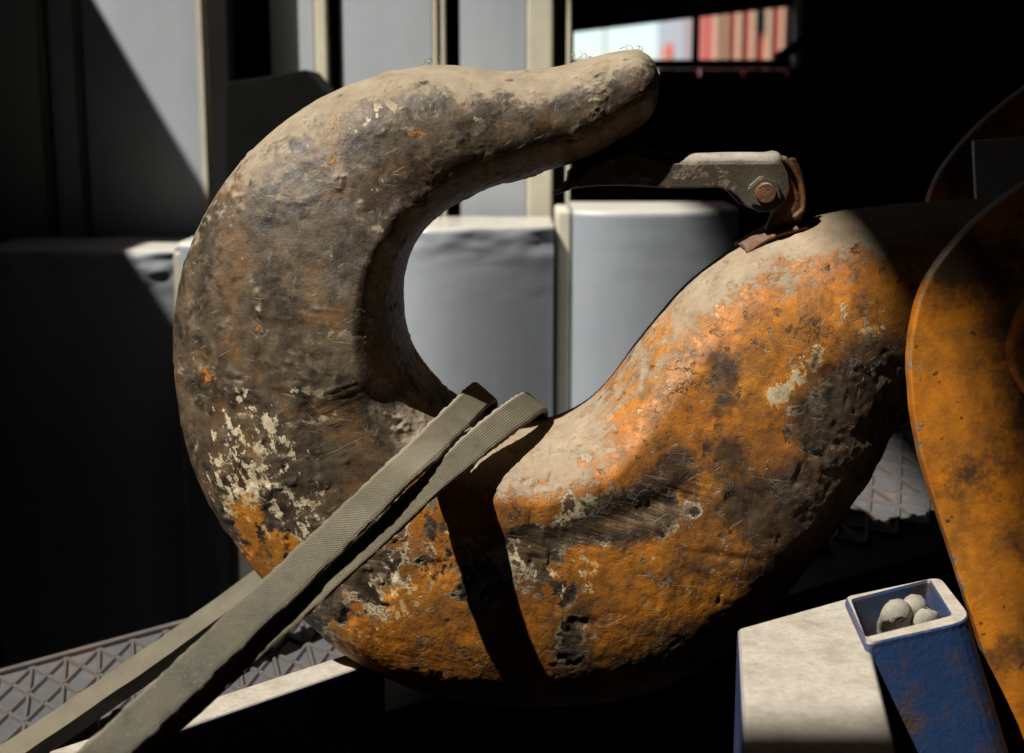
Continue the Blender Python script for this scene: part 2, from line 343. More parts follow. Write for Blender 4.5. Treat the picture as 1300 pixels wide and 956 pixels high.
sheet([(pB.x+0.7*(YF-pB.y), YF), (X1, YF), (X1, yc-0.003), (pB.x+0.7*(yc-pB.y), yc-0.003)])
sheet([(pA.x, yc), (X1, yc), (X1, YM), (pA.x, YM)])
sheet([(bk, YM+0.003), (X1, YM+0.003), (X1, YB-0.003), (bk, YB-0.003)])
for nm, a, b in (('unseen_wall_left', (X0-0.1, Y0, -1.5), (X0-0.003, 3.3, H_ROOF)), ('unseen_wall_right', (X1+0.003, Y0, -1.5), (X1+0.1, 3.3, H_ROOF)), ('unseen_wall_front', (X0, Y0-0.1, -1.5), (X1, Y0-0.003, H_ROOF))):
    tag(box(nm, a, b, M['dark']), kind='structure')  # unseen walls close the shed and keep sky light out

# --- rear wall of boards with a long opening
YW = 3.0
bw = empty('shed_wall', (1.0, YW, -1.5), 'dark brown plank wall in deep shade right of the window opening', 'wall')
op_l, op_r = at(726, 40, YW).x, at(1002, 40, YW).x
zb = at(900, 88, YW).z; zt_l = at(730, 42, YW).z; zt_r = at(1000, 6, YW).z
x = op_r-0.145*math.floor((op_r+5.98)/0.145)
while x < 5.9:
    wd = 0.145; a = x; b = min(x+wd, 5.98)
    y0 = YW+random.uniform(-0.012, 0.012)
    ztop = zb if (b > op_l+0.02 and a < op_r-0.02) else 7.48
    box('board', (a+0.004, y0, -1.49), (b-0.004, y0+0.03, ztop), M['wood'], bw, 0.003); x += wd
box('backing', (-5.98, YW+0.05, -1.49), (5.98, YW+0.06, zb-0.02), M['dark'], bw)
box('backing', (op_r+0.05, YW+0.064, zb-0.1), (5.98, YW+0.074, 7.4), M['dark'], bw)
box('backing', (-5.98, YW+0.05, zb-0.019), (op_l-0.05, YW+0.06, 7.4), M['dark'], bw)
hexa('lintel', [Vector((op_l-0.03, YW-0.05, zt_l)), Vector((op_r+0.03, YW-0.05, zt_r)), Vector((op_r+0.03, YW-0.05, zt_r+0.12)), Vector((op_l-0.03, YW-0.05, zt_l+0.08))], (0, 0.1, 0), M['dark'], bw)
hexa('header_board', [Vector((op_l-0.03, YW, zt_l+0.082)), Vector((op_r+0.03, YW, zt_r+0.122)), Vector((op_r+0.03, YW, 7.48)), Vector((op_l-0.03, YW, 7.48))], (0, 0.04, 0), M['wood'], bw)
box('window_sill', (op_l-0.02, YW-0.04, zb+0.002), (op_r+0.02, YW+0.05, zb+0.03), M['dark'], bw)
mx = at(884, 40, YW).x; box('mullion', (mx-0.011, YW, zb+0.031), (mx+0.011, YW+0.03, zt_l+0.07), M['dark'], bw)
# roof purlins visible above the opening
for i, (l, r) in enumerate((((735, 22), (905, 4)), ((735, -14), (1000, -30)))):
    p, q = at(*l, 2.6), at(*r, 2.6)
    pu = hexa('roof_purlin', [p, q, q+Vector((0, 0, 0.035)), p+Vector((0, 0, 0.035))], (0, 0.06, 0), M['wood'])
    tag(pu, ('brown roof purlin just above the bright window opening', 'upper roof purlin at the very top edge of the photo')[i], 'purlin')
p, q = at(985, 76, 2.7), at(1065, 22, 2.7)
st = link('brace_pole', grid_mesh('brace_pole', tube([p, (p+q)/2, q], 0.017, 10), True, True), M['dark'], None, True)
tag(st, 'dark slanting brace pole at the right end of the window opening', 'pole')
p = at(1011, 20, 2.9)
tag(box('door_post', (p.x-0.01, 2.86, zb), (p.x+0.012, 2.9, 1.6), M['cream']), 'thin pale post right beside the window opening', 'post')

# --- outside, seen through the opening
YO = 14.0
rb = empty('red_building', at(950, 60, YO), 'red building with peach stripes seen through the window opening', 'building')
a, b = at(905, 0, YO), at(1010, 100, YO)
box('wall', (a.x, YO, -1.5), (b.x+1.5, YO+4, a.z+2), M['red'], rb)
for px, wd in ((909, 9), (921, 5), (937, 8), (955, 7), (975, 8), (992, 5)):
    c = at(px, 50, YO-0.03); hw = wd*0.0052*0.55
    box('pilaster', (c.x-hw, YO-0.06, -1.5), (c.x+hw, YO-0.002, a.z+1.9), M['peach'], rb)
c = at(965, 25, YO); box('window', (c.x-0.05, YO-0.03, c.z-0.12), (c.x+0.05, YO-0.002, c.z+0.1), M['dark'], rb)
gb = empty('grey_building', at(885, 60, 15), 'pale grey building left of the red one outside the window', 'building')
a, b = at(868, 30, 15), at(906, 100, 15)
box('wall', (a.x, 15, -1.5), (b.x, 18, a.z+1.2), M['pale'], gb)
c = at(902, 40, 15); box('corner_pipe', (c.x-0.05, 14.9, -1.5), (c.x+0.02, 14.99, a.z+1.2), M['red'], gb)
rt = empty('red_tower', at(858, 60, 16), 'small pointed red roof with a peach side against the sky', 'tower')
a, b = at(853, 70, 16), at(868, 100, 16); ap = at(861, 34, 16)
box('wall', (a.x-0.03, 16, -1.5), (b.x, 17, a.z), M['red'], rt)
hexa('roof', [Vector((a.x-0.03, 16, a.z+0.003)), Vector((b.x, 16, a.z+0.003)), ap], (0, 1, 0), M['red'], rt)
box('side_wall', (at(846, 70, 16).x, 16.1, -1.5), (a.x-0.033, 16.9, a.z-0.02), M['peach'], rt)
c = at(768, 50, 20)
ms = link('mast', grid_mesh('mast', tube([(c.x, 20, -1.5), (c.x, 20, 1), (c.x, 20, 6)], 0.012, 8), True, True), M['dark'], None, True)
tag(ms, 'thin dark mast against the pale sky', 'mast')

# ================================================================== grey slabs behind the hook
def slab(px0, px1, ptop, Y, label, a0=45, a1=-35, mat='wrap', edge=None, zbot=-1.5, crumple=0.0, thick=0.3, edge_w=0.0, side=1, cat='slab', group='lower row of grey wrapped slabs', name='wrapped_slab', fall=0.4):
    """vertical convex slab: face turns from angle a0 (left) to a1 (right)"""
    l, r = at(px0, ptop, Y), at(px1, ptop, Y); wd = r.x-l.x; zt = l.z
    root = empty(name, (l.x+wd/2, Y, zbot), label, cat, group)
    n = 34; ang = np.radians(a1+(a0-a1)*(np.exp(-np.linspace(0, 1, n)*fall)-math.exp(-fall))/(1-math.exp(-fall))); dx = np.cos(ang); dy = -np.sin(ang)
    X = np.concatenate([[0], np.cumsum((dx[1:]+dx[:-1])/2)]); Yv = np.concatenate([[0], np.cumsum((dy[1:]+dy[:-1])/2)])
    sc = wd/X[-1]; X = l.x+X*sc; Yv = Yv*sc; Yv = Y+Yv-Yv.min()
    zs = np.concatenate([np.linspace(zbot, zt-0.16, 8), np.linspace(zt-0.155, zt-0.013, 26), zt-0.012+0.012*np.sin(np.linspace(0, math.pi/2, 5))])
    inset = np.zeros(len(zs)); inset[-5:] = 0.012*(1-np.cos(np.linspace(0, math.pi/2, 5)))
    V = np.zeros((len(zs), n, 3)); V[..., 0] = X[None]; V[..., 1] = Yv[None]+inset[:, None]; V[..., 2] = zs[:, None]
    P = V.reshape(-1, 3)
    amp = np.clip((P[:, 2]-(zt-0.09))/0.07, 0, 1)*crumple+0.0004
    P[:, 1] += amp*fbm(P*np.array([1, 1, 1.8])+Y*3+px0, 14, 3)*1.6; P[:, 2] += 0.4*crumple*fbm(P, 11, 2)*np.clip((P[:, 2]-(zt-0.05))/0.05, 0, 1)
    # close with a top that runs back, sides and rear
    back = V[-1].copy(); back[:, 1] = Y+thick
    V2 = np.concatenate([V, back[None], np.where(np.array([0, 0, 1]), np.array([0, 0, zbot]), back)[None]], 0)
    o = link('wrap_face', grid_mesh('wrap_face', V2), M[mat], root, False)
    o.data.shade_smooth(); 
    e = o.modifiers.new('split', 'EDGE_SPLIT'); e.split_angle = R(50)
    if edge_w:
        if side < 0: xa, xb, ye = X[0]-edge_w, X[0]-0.002, Yv[0]
        else: xa, xb, ye = X[-1]+0.002, X[-1]+edge_w, Yv[-1]
        from_bm('edge_strip', box_bm((xa, ye-0.004 if side > 0 else Y+0.10, zbot), (xb, Y+thick, zt-0.006), 0.008, 3), M['cream'], root)
    for s, xx, yy in ((0, X[0]+0.001, Yv[0]), (1, X[-1]-0.001, Yv[-1])):
        bm = bmesh.new(); q = [bm.verts.new(c) for c in ((xx, yy+0.004, zbot), (xx, Y+thick, zbot), (xx, Y+thick, zt-0.002), (xx, yy+0.016, zt-0.002))]
        bm.faces.new(q); from_bm('side_face', bm, M[mat], root)
    return root
UG = 'upper row of tall grey slabs'
slab(-60, 36, -120, 1.42, 'tall dark slab at the far left edge, wholly in shade', 12, -12, 'wrap2', edge_w=0.016, group=UG, name='tall_slab')
slab(52, 84, -120, 1.40, 'narrow tall slab in shade, second from the left edge', 10, -10, 'wrap2', edge_w=0.014, group=UG, name='tall_slab')
slab(92, 244, -120, 1.35, 'tall grey slab cut by a slanting shadow, top left', 14, -4, 'wrap2', edge_w=0.007, group=UG, name='tall_slab')
slab(338, 394, -120, 1.40, 'narrow sunlit slab above the black shadow block, behind the top of the hook bend', 8, 0, 'wrap2', edge_w=0.028, group=UG, name='tall_slab')
slab(428, 546, -120, 1.35, 'tall sunlit slab in the middle above the hook arm', 6, -4, 'wrap2', edge_w=0.012, group=UG, name='tall_slab')
slab(582, 668, -120, 1.35, 'tall sunlit slab with the widest cream edge, beside the dark post', 6, -6, 'wrap2', edge_w=0.058, group=UG, name='tall_slab')
for px, wd, lab in ((411, 5, 'thin pale metal strip between two tall slabs, nearest the hook bend'), (562, 6, 'thin pale metal strip left of the widest cream edge'), (723, 5, 'thin pale strip on the dark post above the hook tip')):
    c = at(px, 0, 1.33); box_ = box('metal_strip', (c.x-wd*0.0007, 1.33, -1.5), (c.x+wd*0.0007, 1.42, 1.0), M['cream'], None, 0.002); tag(box_, lab, 'strip', 'thin metal strips')
a, b = at(700, 0, 1.44), at(729, 0, 1.44)
tag(box('dark_post', (a.x, 1.44, -1.5), (b.x, 1.52, 1.2), M['dark'], None, 0.006), 'black upright post left of the bright window opening', 'post')
# recess wall behind the slabs
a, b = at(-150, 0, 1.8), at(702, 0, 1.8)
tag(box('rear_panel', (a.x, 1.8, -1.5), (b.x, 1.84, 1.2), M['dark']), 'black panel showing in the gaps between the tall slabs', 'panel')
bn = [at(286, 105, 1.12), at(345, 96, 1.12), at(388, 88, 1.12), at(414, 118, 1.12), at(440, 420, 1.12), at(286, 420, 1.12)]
tag(hexa('shadow_block', bn, (0, 0.2, 0), M['black'], None, 0.004), 'black block in the shape of a shadow behind the hook bend', 'shadow block')  # black block shaped to imitate a shadow on the slabs
a = at(262, 0, 1.3); b = at(286, 0, 1.3)
tag(box('dark_gap_fill', (a.x, 1.3, -1.5), (b.x, 1.38, 1.1), M['dark']), 'black stand-in for the dark gap beside the slanting shadow slab', 'post')  # black box stands in for the dark gap between the stacks

slab(-40, 216, 318, 1.0, 'broad lower slab at left, mostly black in shade with a lit triangle', 18, -18, 'wrap', edge_w=0.006, crumple=0.012)
slab(226, 282, 308, 1.02, 'narrow lower slab half hidden behind the hook bend', 20, -20, 'wrap', edge_w=0.006)
slab(498, 704, 289, 1.0, 'lower grey slab with crumpled shiny film, left inside the hook throat', 52, -27, 'film', crumple=0.005, fall=3.2)
slab(729, 946, 268, 1.0, 'lower grey slab with cream left edge, right inside the hook throat', 34, -33, 'wrap', edge_w=0.030, side=-1, fall=1.6)
c = at(767, 240, 1.7)
od = empty('orange_drum', (c.x, 1.7, -1.5), 'blurred orange drum glimpsed under the latch tip', 'drum')
od_b = link('drum_body', grid_mesh('drum_body', tube([(c.x+0.03, 1.78, -1.5), (c.x+0.03, 1.78, -0.5), (c.x+0.03, 1.78, at(767, 232, 1.7).z)], 0.05, 24), True, True), M['orangeflat'], od, False)

# ================================================================== tread plate deck and blue frame
d0, d1 = at(-60, 874.3, 0.22), at(1240, 521, 0.62)
ex_ = (d1-d0).normalized(); L = (d1-d0).length
ey_ = Vector((0.10, -1, -0.12)); ey_ = (ey_-ex_*ey_.dot(ex_)).normalized(); ez_ = ex_.cross(-ey_).normalized()
if ez_.z < 0: ez_ = -ez_
deck = empty('tread_plate_deck', d0+ex_*L/2, 'grey steel deck with raised lattice tread under the hook', 'deck')
W_D = 0.42
hexa('plate', [d0, d1, d1+ey_*W_D, d0+ey_*W_D], -ez_*0.016, M['tread'], deck, 0.002)
hexa('rear_lip', [d0-ey_*0.012, d1-ey_*0.012, d1-ey_*0.001, d0-ey_*0.001], ez_*0.006, M['tbar'], deck, 0.001)
bm = box_bm((-0.5, -0.5, -0.5), (0.5, 0.5, 0.5))
for v in bm.verts:
    if v.co.z > 0: v.co.x *= 0.96; v.co.y *= 0.5
bar_me = bpy.data.meshes.new('tread_bar'); bm.to_mesh(bar_me); bm.free(); bar_me.materials.append(M['tbar'])
PITCH_B = 0.05; ROW = PITCH_B*0.85
def bar(a, b, hgt=0.0024):
    c = (a+b)/2; t = b-a; ln = t.length; t.normalize(); px, py = topx(np.array(c))
    if not (-20 < px < 1200 and py < 962) or 440 < px < 1050 or (px > 1050 and py > 690): return
    if px < 440 and py > 962-0.335*(px-40)+8: return          # under the blue beam
    Mx = Matrix((t*ln*0.97, ez_.cross(t)*0.0085, ez_*0.005)).transposed().to_4x4(); Mx.translation = c+ez_*hgt
    o = bpy.data.objects.new('tread_bar', bar_me); C.objects.link(o); o.parent = deck
    o.matrix_parent_inverse = Matrix.Translation(-deck.location); o.matrix_basis = Mx
for j in range(int(W_D/ROW)-1):
    for i in range(int(L/PITCH_B)):
        u0 = (i+0.5*(j % 2)+0.35)*PITCH_B; v0 = 0.006+j*ROW; a = d0+ex_*u0+ey_*v0
        bar(a, d0+ex_*(u0+PITCH_B*0.5)+ey_*(v0+ROW)); bar(a, d0+ex_*(u0-PITCH_B*0.5)+ey_*(v0+ROW))
        if j % 2 == 0 and v0+2*ROW < W_D: bar(a, a+ey_*2*ROW, 0.0028)
sk = d0+ey_*0.3-ez_*0.017; sk1 = d1+ey_*0.3-ez_*0.017
hexa('dark_fill_plate', [sk, sk1, sk1-Vector((0, 0, 0.9)), sk-Vector((0, 0, 0.9))], (0, 0.015, 0), M['dark'], deck)  # dark plate added so the space under the deck stays black
# web plate under the deck, right
hexa('web_plate', [at(900, 760, 0.2), at(1050, 684, 0.2), at(1082, 790, 0.2), at(930, 840, 0.2)], (0, 0.02, 0), M['dark'], deck)

# blue beam, lower left
zB = at(470, 824, -0.02).z
fb = empty('blue_beam', atz(440, 850, zB), 'dusty blue steel beam under the hook, lower middle left', 'beam')
hexa('beam_body', [atz(60, 954, zB), atz(466, 822, zB), atz(489, 836, zB), atz(130, 942+18, zB)], (0, 0, -0.11), M['blue'], fb, 0.004, 3)

# blue socket box, lower right
zS = at(936, 797, -0.30).z
sb = empty('socket_box', atz(1090, 800, zS), 'dust covered blue steel socket box standing before the orange plate', 'socket box')
pl = [atz(936, 797, zS), atz(1079, 757, zS), atz(1104, 812, zS), atz(1142, 968, zS), atz(945, 968, zS)]
hexa('top_plate', pl, (0, 0, -0.16), M['blue'], sb, 0.007, 3)
def rloop(c4, r, n=6):
    out = []
    for i in range(4):
        p, c, q = c4[i-1], c4[i], c4[(i+1) % 4]; ri = r[i] if isinstance(r, (list, tuple)) else r
        u, v = (p-c).normalized()*ri, (q-c).normalized()*ri
        for t in map(float, np.linspace(0, 1, n)): out.append(((1-t)**2)*(c+u)+2*t*(1-t)*c+t*t*(c+v))
    return out
zR = zS+0.010
oc = [atz(1072, 757, zR), atz(1194, 731, zR), atz(1238, 787, zR), atz(1100, 818, zR)]
ic = [atz(1082, 761, zR), atz(1180, 736, zR), atz(1208, 781, zR), atz(1100, 808, zR)]
oL, iL = rloop(oc, [0.008, 0.02, 0.035, 0.012]), rloop(ic, [0.006, 0.008, 0.008, 0.006])
cen = sum(oc, Vector())/4
bm = bmesh.new(); n = len(oL)
def loopv(L_, dz, k=1.0): return [bm.verts.new(cen+(p-cen)*k+Vector((0, 0, dz))) for p in L_]
rings = [[bm.verts.new(p+Vector((0.03 if p.x < cen.x else 0.095, -0.03, -0.3))) for p in oL], loopv(oL, -0.007, 1.0), loopv(oL, -0.002, 0.99), loopv(oL, 0, 0.965), loopv(iL, 0, 1.03), loopv(iL, -0.003, 1.0), loopv(iL, -0.085, 0.99)]
for a, b in zip(rings[:-1], rings[1:]):
    for i in range(n): bm.faces.new((a[i], a[(i+1) % n], b[(i+1) % n], b[i]))
bm.faces.new(rings[-1])
so = from_bm('socket_tube', bm, M['blue_in'], sb, False)
# wad of rope in the socket
rp = empty('rope_wad', atz(1148, 795, zR-0.05), 'wad of grey knotted rope lying inside the blue socket', 'rope')
for i, (a, b, c, r) in enumerate((((1122, 806), (1138, 777), (1152, 800), 0.014), ((1146, 802), (1160, 770), (1172, 792), 0.0135), ((1164, 802), (1176, 784), (1186, 800), 0.011))):
    P = catmull([atz(*a, zR-0.055), atz(*b, zR-0.012-0.002*i), atz(*c, zR-0.06)], 22)
    V = tube(P, r*(0.75+0.25*np.sin(np.linspace(0, math.pi, 22))), 16); Pf = V.reshape(-1, 3); Pf += 0.0045*fbm(Pf, 110, 4, 0.75)[:, None]
    link('strand', grid_mesh('strand', V, True, True), M['rope'], rp, True)

# ================================================================== hook block on the right
BLK = at(1480, 500, 0)
blk = empty('hook_block', BLK, 'orange steel hook block with rounded cheek plates at the right edge', 'hook block')
cont = [(1420, 168), (1360, 196), (1300, 234), (1250, 272), (1210, 312), (1180, 354), (1163, 400), (1156, 450), (1158, 505), (1168, 570), (1185, 632), (1205, 692), (1226, 758), (1245, 815), (1266, 880), (1300, 960), (1350, 1040), (1500, 1110), (1660, 1030), (1760, 800), (1800, 520), (1760, 300), (1660, 180), (1540, 142)]
def cheek(Y, dx=0, dy=0, name='cheek_plate'):
    base = [at(x+dx, y+dy, Y) for x, y in cont]
    P = catmull([(p.x, p.z) for p in base+[base[0]]], 240)[:-1]
    c = P.mean(0); T = 0.024
    ks = [(0.0, 0.0), (0.35, 0), (0.6, 0), (0.75, 0), (0.85, 0), (0.9, 0), (0.93, 0), (0.95, 0), (0.965, 0), (0.975, 0), (0.985, 0), (0.992, 0), (0.9965, 0.0008), (0.999, 0.0035), (1.0, 0.007), (1.0, T-0.004), (0.995, T), (0.5, T), (0.0, T)]
    V = np.zeros((len(ks), len(P), 3))
    for i, (k_, yy) in enumerate(ks):
        q = c+(P-c)*max(k_, 0.001); V[i, :, 0] = q[:, 0]; V[i, :, 2] = q[:, 1]; V[i, :, 1] = Y+yy
    Pf = V.reshape(-1, 3); Pf[:, 1] += 0.0015*fbm(Pf*np.array([1, 0, 1]), 7, 2); Pf[:, [0, 2]] += (0.0012*fbm(Pf, 40, 3))[:, None]
    me = grid_mesh(name, V, True)
    Q = Pf.copy(); Q[:, 1] = Y; px, py = topx(Q); px = px-dx; py = py-dy
    g = np.zeros(len(px))
    for bx, by, rx, ry, wt in ((1300, 470, 58, 170, 0.6), (1215, 610, 34, 34, 0.55), (1290, 690, 60, 50, 0.35), (1230, 330, 60, 60, 0.6), (1180, 330, 30, 50, 0.4), (1290, 830, 60, 40, 0.45), (1255, 600, 40, 30, 0.2)):  # right and upper entries also paint shade on the plate
        g += wt*np.exp(-((px-bx)/rx)**2-((py-by)/ry)**2)
    ke = np.repeat([k_ for k_, _ in ks], len(P)); chip = np.clip((ke-0.965)/0.03, 0, 1)*0.42
    for bx, by, rx, ry, wt in ((1168, 468, 8, 6, 0.5), (1183, 475, 14, 4, 0.6), (1196, 482, 8, 8, 0.5), (1166, 500, 5, 10, 0.4), (1170, 540, 6, 8, 0.5), (1220, 712, 10, 10, 0.5), (1232, 742, 10, 12, 0.5), (1250, 790, 8, 8, 0.4)):
        chip += wt*np.exp(-((px-bx)/rx)**2-((py-by)/ry)**2)
    set_attr(me, 'grime_shade', g); set_attr(me, 'chip', chip)
    o = link(name, me, M['cheek'], blk, True); e = o.modifiers.new('split', 'EDGE_SPLIT'); e.split_angle = R(55); return o
cheek(-0.215); cheek(0.215, 12, -130)
c = at(1372, 436, -0.215)
V = []
for r_, yy in ((0.001, -0.018), (0.06, -0.018), (0.078, -0.017), (0.083, -0.012), (0.083, 0.004)):
    th = np.linspace(0, 2*np.pi, 64, endpoint=False); V.append(np.stack([c.x+r_*np.cos(th), np.full(64, c.y+yy), c.z+r_*np.sin(th)], -1))
me = grid_mesh('pin_cap', np.array(V), True); set_attr(me, 'grime_shade', np.full(len(me.vertices), 0.35)); set_attr(me, 'chip', np.zeros(len(me.vertices)))
link('pin_cap', me, M['cheek'], blk, True)
hexa('spacer_block', [at(1236, 178, 0.08), at(1420, 165, 0.08), at(1420, 300, 0.08), at(1242, 300, 0.08)], (0, 0.012, 0), mat_paint('spacer_grey', (0.6, 0.6, 0.6), (0.5, 0.5, 0.5), 0.2, dust=0.6), blk, 0.003)

# ================================================================== the hook
hook = empty('crane_hook', at(720, 870, 0), 'huge worn crane hook of flaking orange paint, curving round the middle', 'crane hook')
ST = [ # outer x,y, inner x,y, half depth, squareness, taper
 (836, 98, 837, 112, 0.006, 2.00, 0.000), (834, 84, 836, 126, 0.032, 2.00, 0.000), (827, 72, 831, 142, 0.052, 2.00, 0.000), (814, 64, 822, 155, 0.066, 2.10, 0.000),
 (798, 62, 806, 166, 0.074, 2.10, 0.000), (762, 69, 772, 189, 0.08, 2.10, 0.020), (722, 81, 738, 205, 0.083, 2.20, 0.040), (682, 88, 700, 216, 0.086, 2.20, 0.060),
 (642, 90, 665, 227, 0.089, 2.30, 0.080), (600, 84, 635, 236, 0.092, 2.30, 0.100), (553, 81, 608, 246, 0.097, 2.35, 0.120), (500, 88, 585, 257, 0.101, 2.40, 0.140),
 (450, 103, 565, 269, 0.11, 2.45, 0.160), (400, 127, 548, 284, 0.118, 2.50, 0.180), (352, 161, 534, 301, 0.126, 2.55, 0.200), (305, 209, 523, 322, 0.133, 2.85, 0.154),
 (268, 263, 516, 345, 0.139, 2.85, 0.168), (243, 323, 513, 370, 0.144, 2.90, 0.175), (230, 385, 514, 395, 0.147, 2.90, 0.175), (229, 450, 517, 418, 0.149, 2.90, 0.175),
 (237, 520, 523, 438, 0.151, 2.90, 0.175), (258, 590, 533, 457, 0.152, 3.20, 0.075), (292, 653, 546, 477, 0.153, 3.15, 0.075), (340, 714, 565, 497, 0.154, 3.15, 0.072),
 (396, 771, 588, 515, 0.155, 3.10, 0.069), (455, 817, 612, 529, 0.156, 3.05, 0.066), (520, 848, 640, 538, 0.157, 3.05, 0.063), (590, 866, 668, 541, 0.157, 3.05, 0.060),
 (660, 873, 692, 539, 0.156, 3.05, 0.057), (730, 872, 713, 533, 0.154, 3.00, 0.054), (800, 861, 733, 523, 0.152, 3.00, 0.051), (862, 839, 755, 507, 0.149, 2.95, 0.048),
 (918, 803, 779, 482, 0.146, 2.95, 0.042), (970, 759, 804, 448, 0.142, 2.90, 0.036), (1018, 704, 833, 412, 0.137, 2.85, 0.030), (1060, 651, 867, 372, 0.131, 2.80, 0.024),
 (1097, 599, 906, 338, 0.124, 2.75, 0.015), (1128, 549, 950, 309, 0.117, 2.15, 0.030), (1157, 503, 1000, 289, 0.11, 2.10, 0.000), (1190, 462, 1062, 271, 0.102, 2.05, 0.000),
 (1225, 440, 1132, 262, 0.094, 2.00, 0.000), (1262, 428, 1202, 256, 0.09, 2.00, 0.000), (1310, 420, 1272, 252, 0.088, 2.00, 0.000), (1370, 418, 1350, 250, 0.088, 2.00, 0.000)]
A = np.array([[*[at(s[0], s[1]).x, at(s[0], s[1]).z], at(s[2], s[3]).x, at(s[2], s[3]).z, s[4], s[5], s[6]] for s in ST])
NU, NV = 1000, 400
# resample by arclength of the centre line
D = catmull(A, 6000); cl = (D[:, :2]+D[:, 2:4])/2; s_ = np.concatenate([[0], np.cumsum(np.linalg.norm(np.diff(cl, axis=0), axis=1)+1e-4)])
tt = np.linspace(0, s_[-1], NU); D = np.stack([np.interp(tt, s_, D[:, j]) for j in range(7)], -1)
# smooth along the length so stations do not show
for j in range(7):
    kx = np.exp(-(np.arange(-14, 15)/6.0)**2); kx /= kx.sum(); pd = np.pad(D[:, j], 14, mode='reflect', reflect_type='odd'); D[:, j] = np.convolve(pd, kx, 'valid')
th = np.linspace(0, 2*np.pi, NV, endpoint=False); c_, s2 = np.cos(th), np.sin(th)
V = np.zeros((NU, NV, 3)); e_ = 2/D[:, 5][:, None]
cx = np.sign(c_)[None]*np.abs(c_)[None]**e_; sy = np.sign(s2)[None]*np.abs(s2)[None]**e_
CR, TS, PW = 0.64, 0.95, 1.85                       # crest position, split angle, wall exponent
thf = np.where(th <= math.pi, th, 2*math.pi-th); sg = np.where(th <= math.pi, 1.0, -1.0)
ph_w = np.clip(thf/TS, 0, 1)*math.pi/2; ph_f = np.clip((thf-TS)/(math.pi-TS), 0, 1)*math.pi/2
wall = thf < TS
cx2 = np.where(wall, CR+(1-CR)*np.cos(ph_w)**(2/PW), CR-(1+CR)*np.sin(ph_f)**(2/3.7))
sy2 = sg*np.where(wall, np.sin(ph_w)**(2/PW), np.cos(ph_f)**(2/3.7))
wt = np.clip((D[:, 5]-2.3)/0.45, 0, 1); fd = np.clip((D[:, 2]-at(745, 500).x)/(at(880, 500).x-at(745, 500).x), 0, 1)*(np.arange(NU) > NU*0.5)
wt = (wt*wt*(3-2*wt)*(1-fd*fd*(3-2*fd)))[:, None]
cx = cx*(1-wt)+cx2[None]*wt; sy = sy*(1-wt)+sy2[None]*wt
ctr = (D[:, :2]+D[:, 2:4])/2; ax = (D[:, 2:4]-D[:, :2])/2
V[..., 0] = ctr[:, 0, None]+ax[:, 0, None]*cx; V[..., 2] = ctr[:, 1, None]+ax[:, 1, None]*cx
V[..., 1] = D[:, 4, None]*sy*(1+D[:, 6, None]*cx)
# normals for displacement
du = np.gradient(V, axis=0); dv = np.roll(V, -1, 1)-np.roll(V, 1, 1); Nn = np.cross(dv, du); ln = np.linalg.norm(Nn, axis=2, keepdims=True); Nn /= np.maximum(ln, 1e-12)
outw = V-np.stack([ctr[:, 0], np.zeros(NU), ctr[:, 1]], -1)[:, None]
Nn *= np.sign((Nn*outw).sum(2, keepdims=True)).mean()/abs(np.sign((Nn*outw).sum(2, keepdims=True)).mean())
Pf = V.reshape(-1, 3); Nf = Nn.reshape(-1, 3); px, py = topx(np.stack([Pf[:, 0], 0*Pf[:, 1], Pf[:, 2]], -1))
def blobs(L_, base=0.0):
    f = np.full(len(px), base)
    for b in L_:
        bx, by, rx, ry, wt = b[:5]; an = R(b[5]) if len(b) > 5 else 0.0
        dx, dy = px-bx, py-by; u = dx*math.cos(an)+dy*math.sin(an); v = -dx*math.sin(an)+dy*math.cos(an)
        f += wt*np.exp(-(u/rx)**2-(v/ry)**2)
    return f
def sstep(x, a, b): t = np.clip((x-a)/(b-a), 0, 1); return t*t*(3-2*t)
right = sstep(px+0.35*py, 640, 830)*sstep(py, 205, 245)            # the painted lower and right half
orange = 0.08+0.74*right
orange += blobs([(350, 640, 60, 80, .26), (300, 480, 60, 40, .16), (420, 520, 40, 80, .18), (380, 420, 70, 60, .10), (300, 300, 50, 60, .08), (390, 700, 50, 40, .2), (338, 615, 16, 26, .6), (345, 690, 26, 34, .6), (375, 650, 16, 18, .35), (352, 372, 6, 9, .5), (352, 395, 8, 8, .45), (290, 460, 30, 14, .22), (400, 465, 12, 7, .35), (455, 470, 10, 14, .3), (532, 168, 16, 5, .55), (450, 760, 50, 40, .35), (530, 780, 40, 60, .25), (420, 560, 14, 40, .1),
    (660, 665, 55, 34, -.5), (700, 630, 80, 12, -.5), (800, 610, 90, 26, -.6), (720, 770, 26, 46, -.45), (590, 690, 40, 30, -.3), (480, 700, 40, 30, -.1), (1090, 560, 90, 90, -.4), (870, 800, 60, 50, -.15), (960, 590, 70, 40, -.3), (1060, 480, 50, 40, -.45), (560, 770, 25, 35, .25), (620, 770, 50, 60, .2), (700, 830, 60, 26, .2), (800, 760, 50, 40, .25), (760, 690, 22, 36, .3), (880, 620, 26, 40, .3), (960, 550, 22, 28, .35), (1010, 400, 60, 50, .25), (1080, 360, 60, 40, .25), (900, 680, 40, 30, .2), (850, 500, 60, 50, .2)])
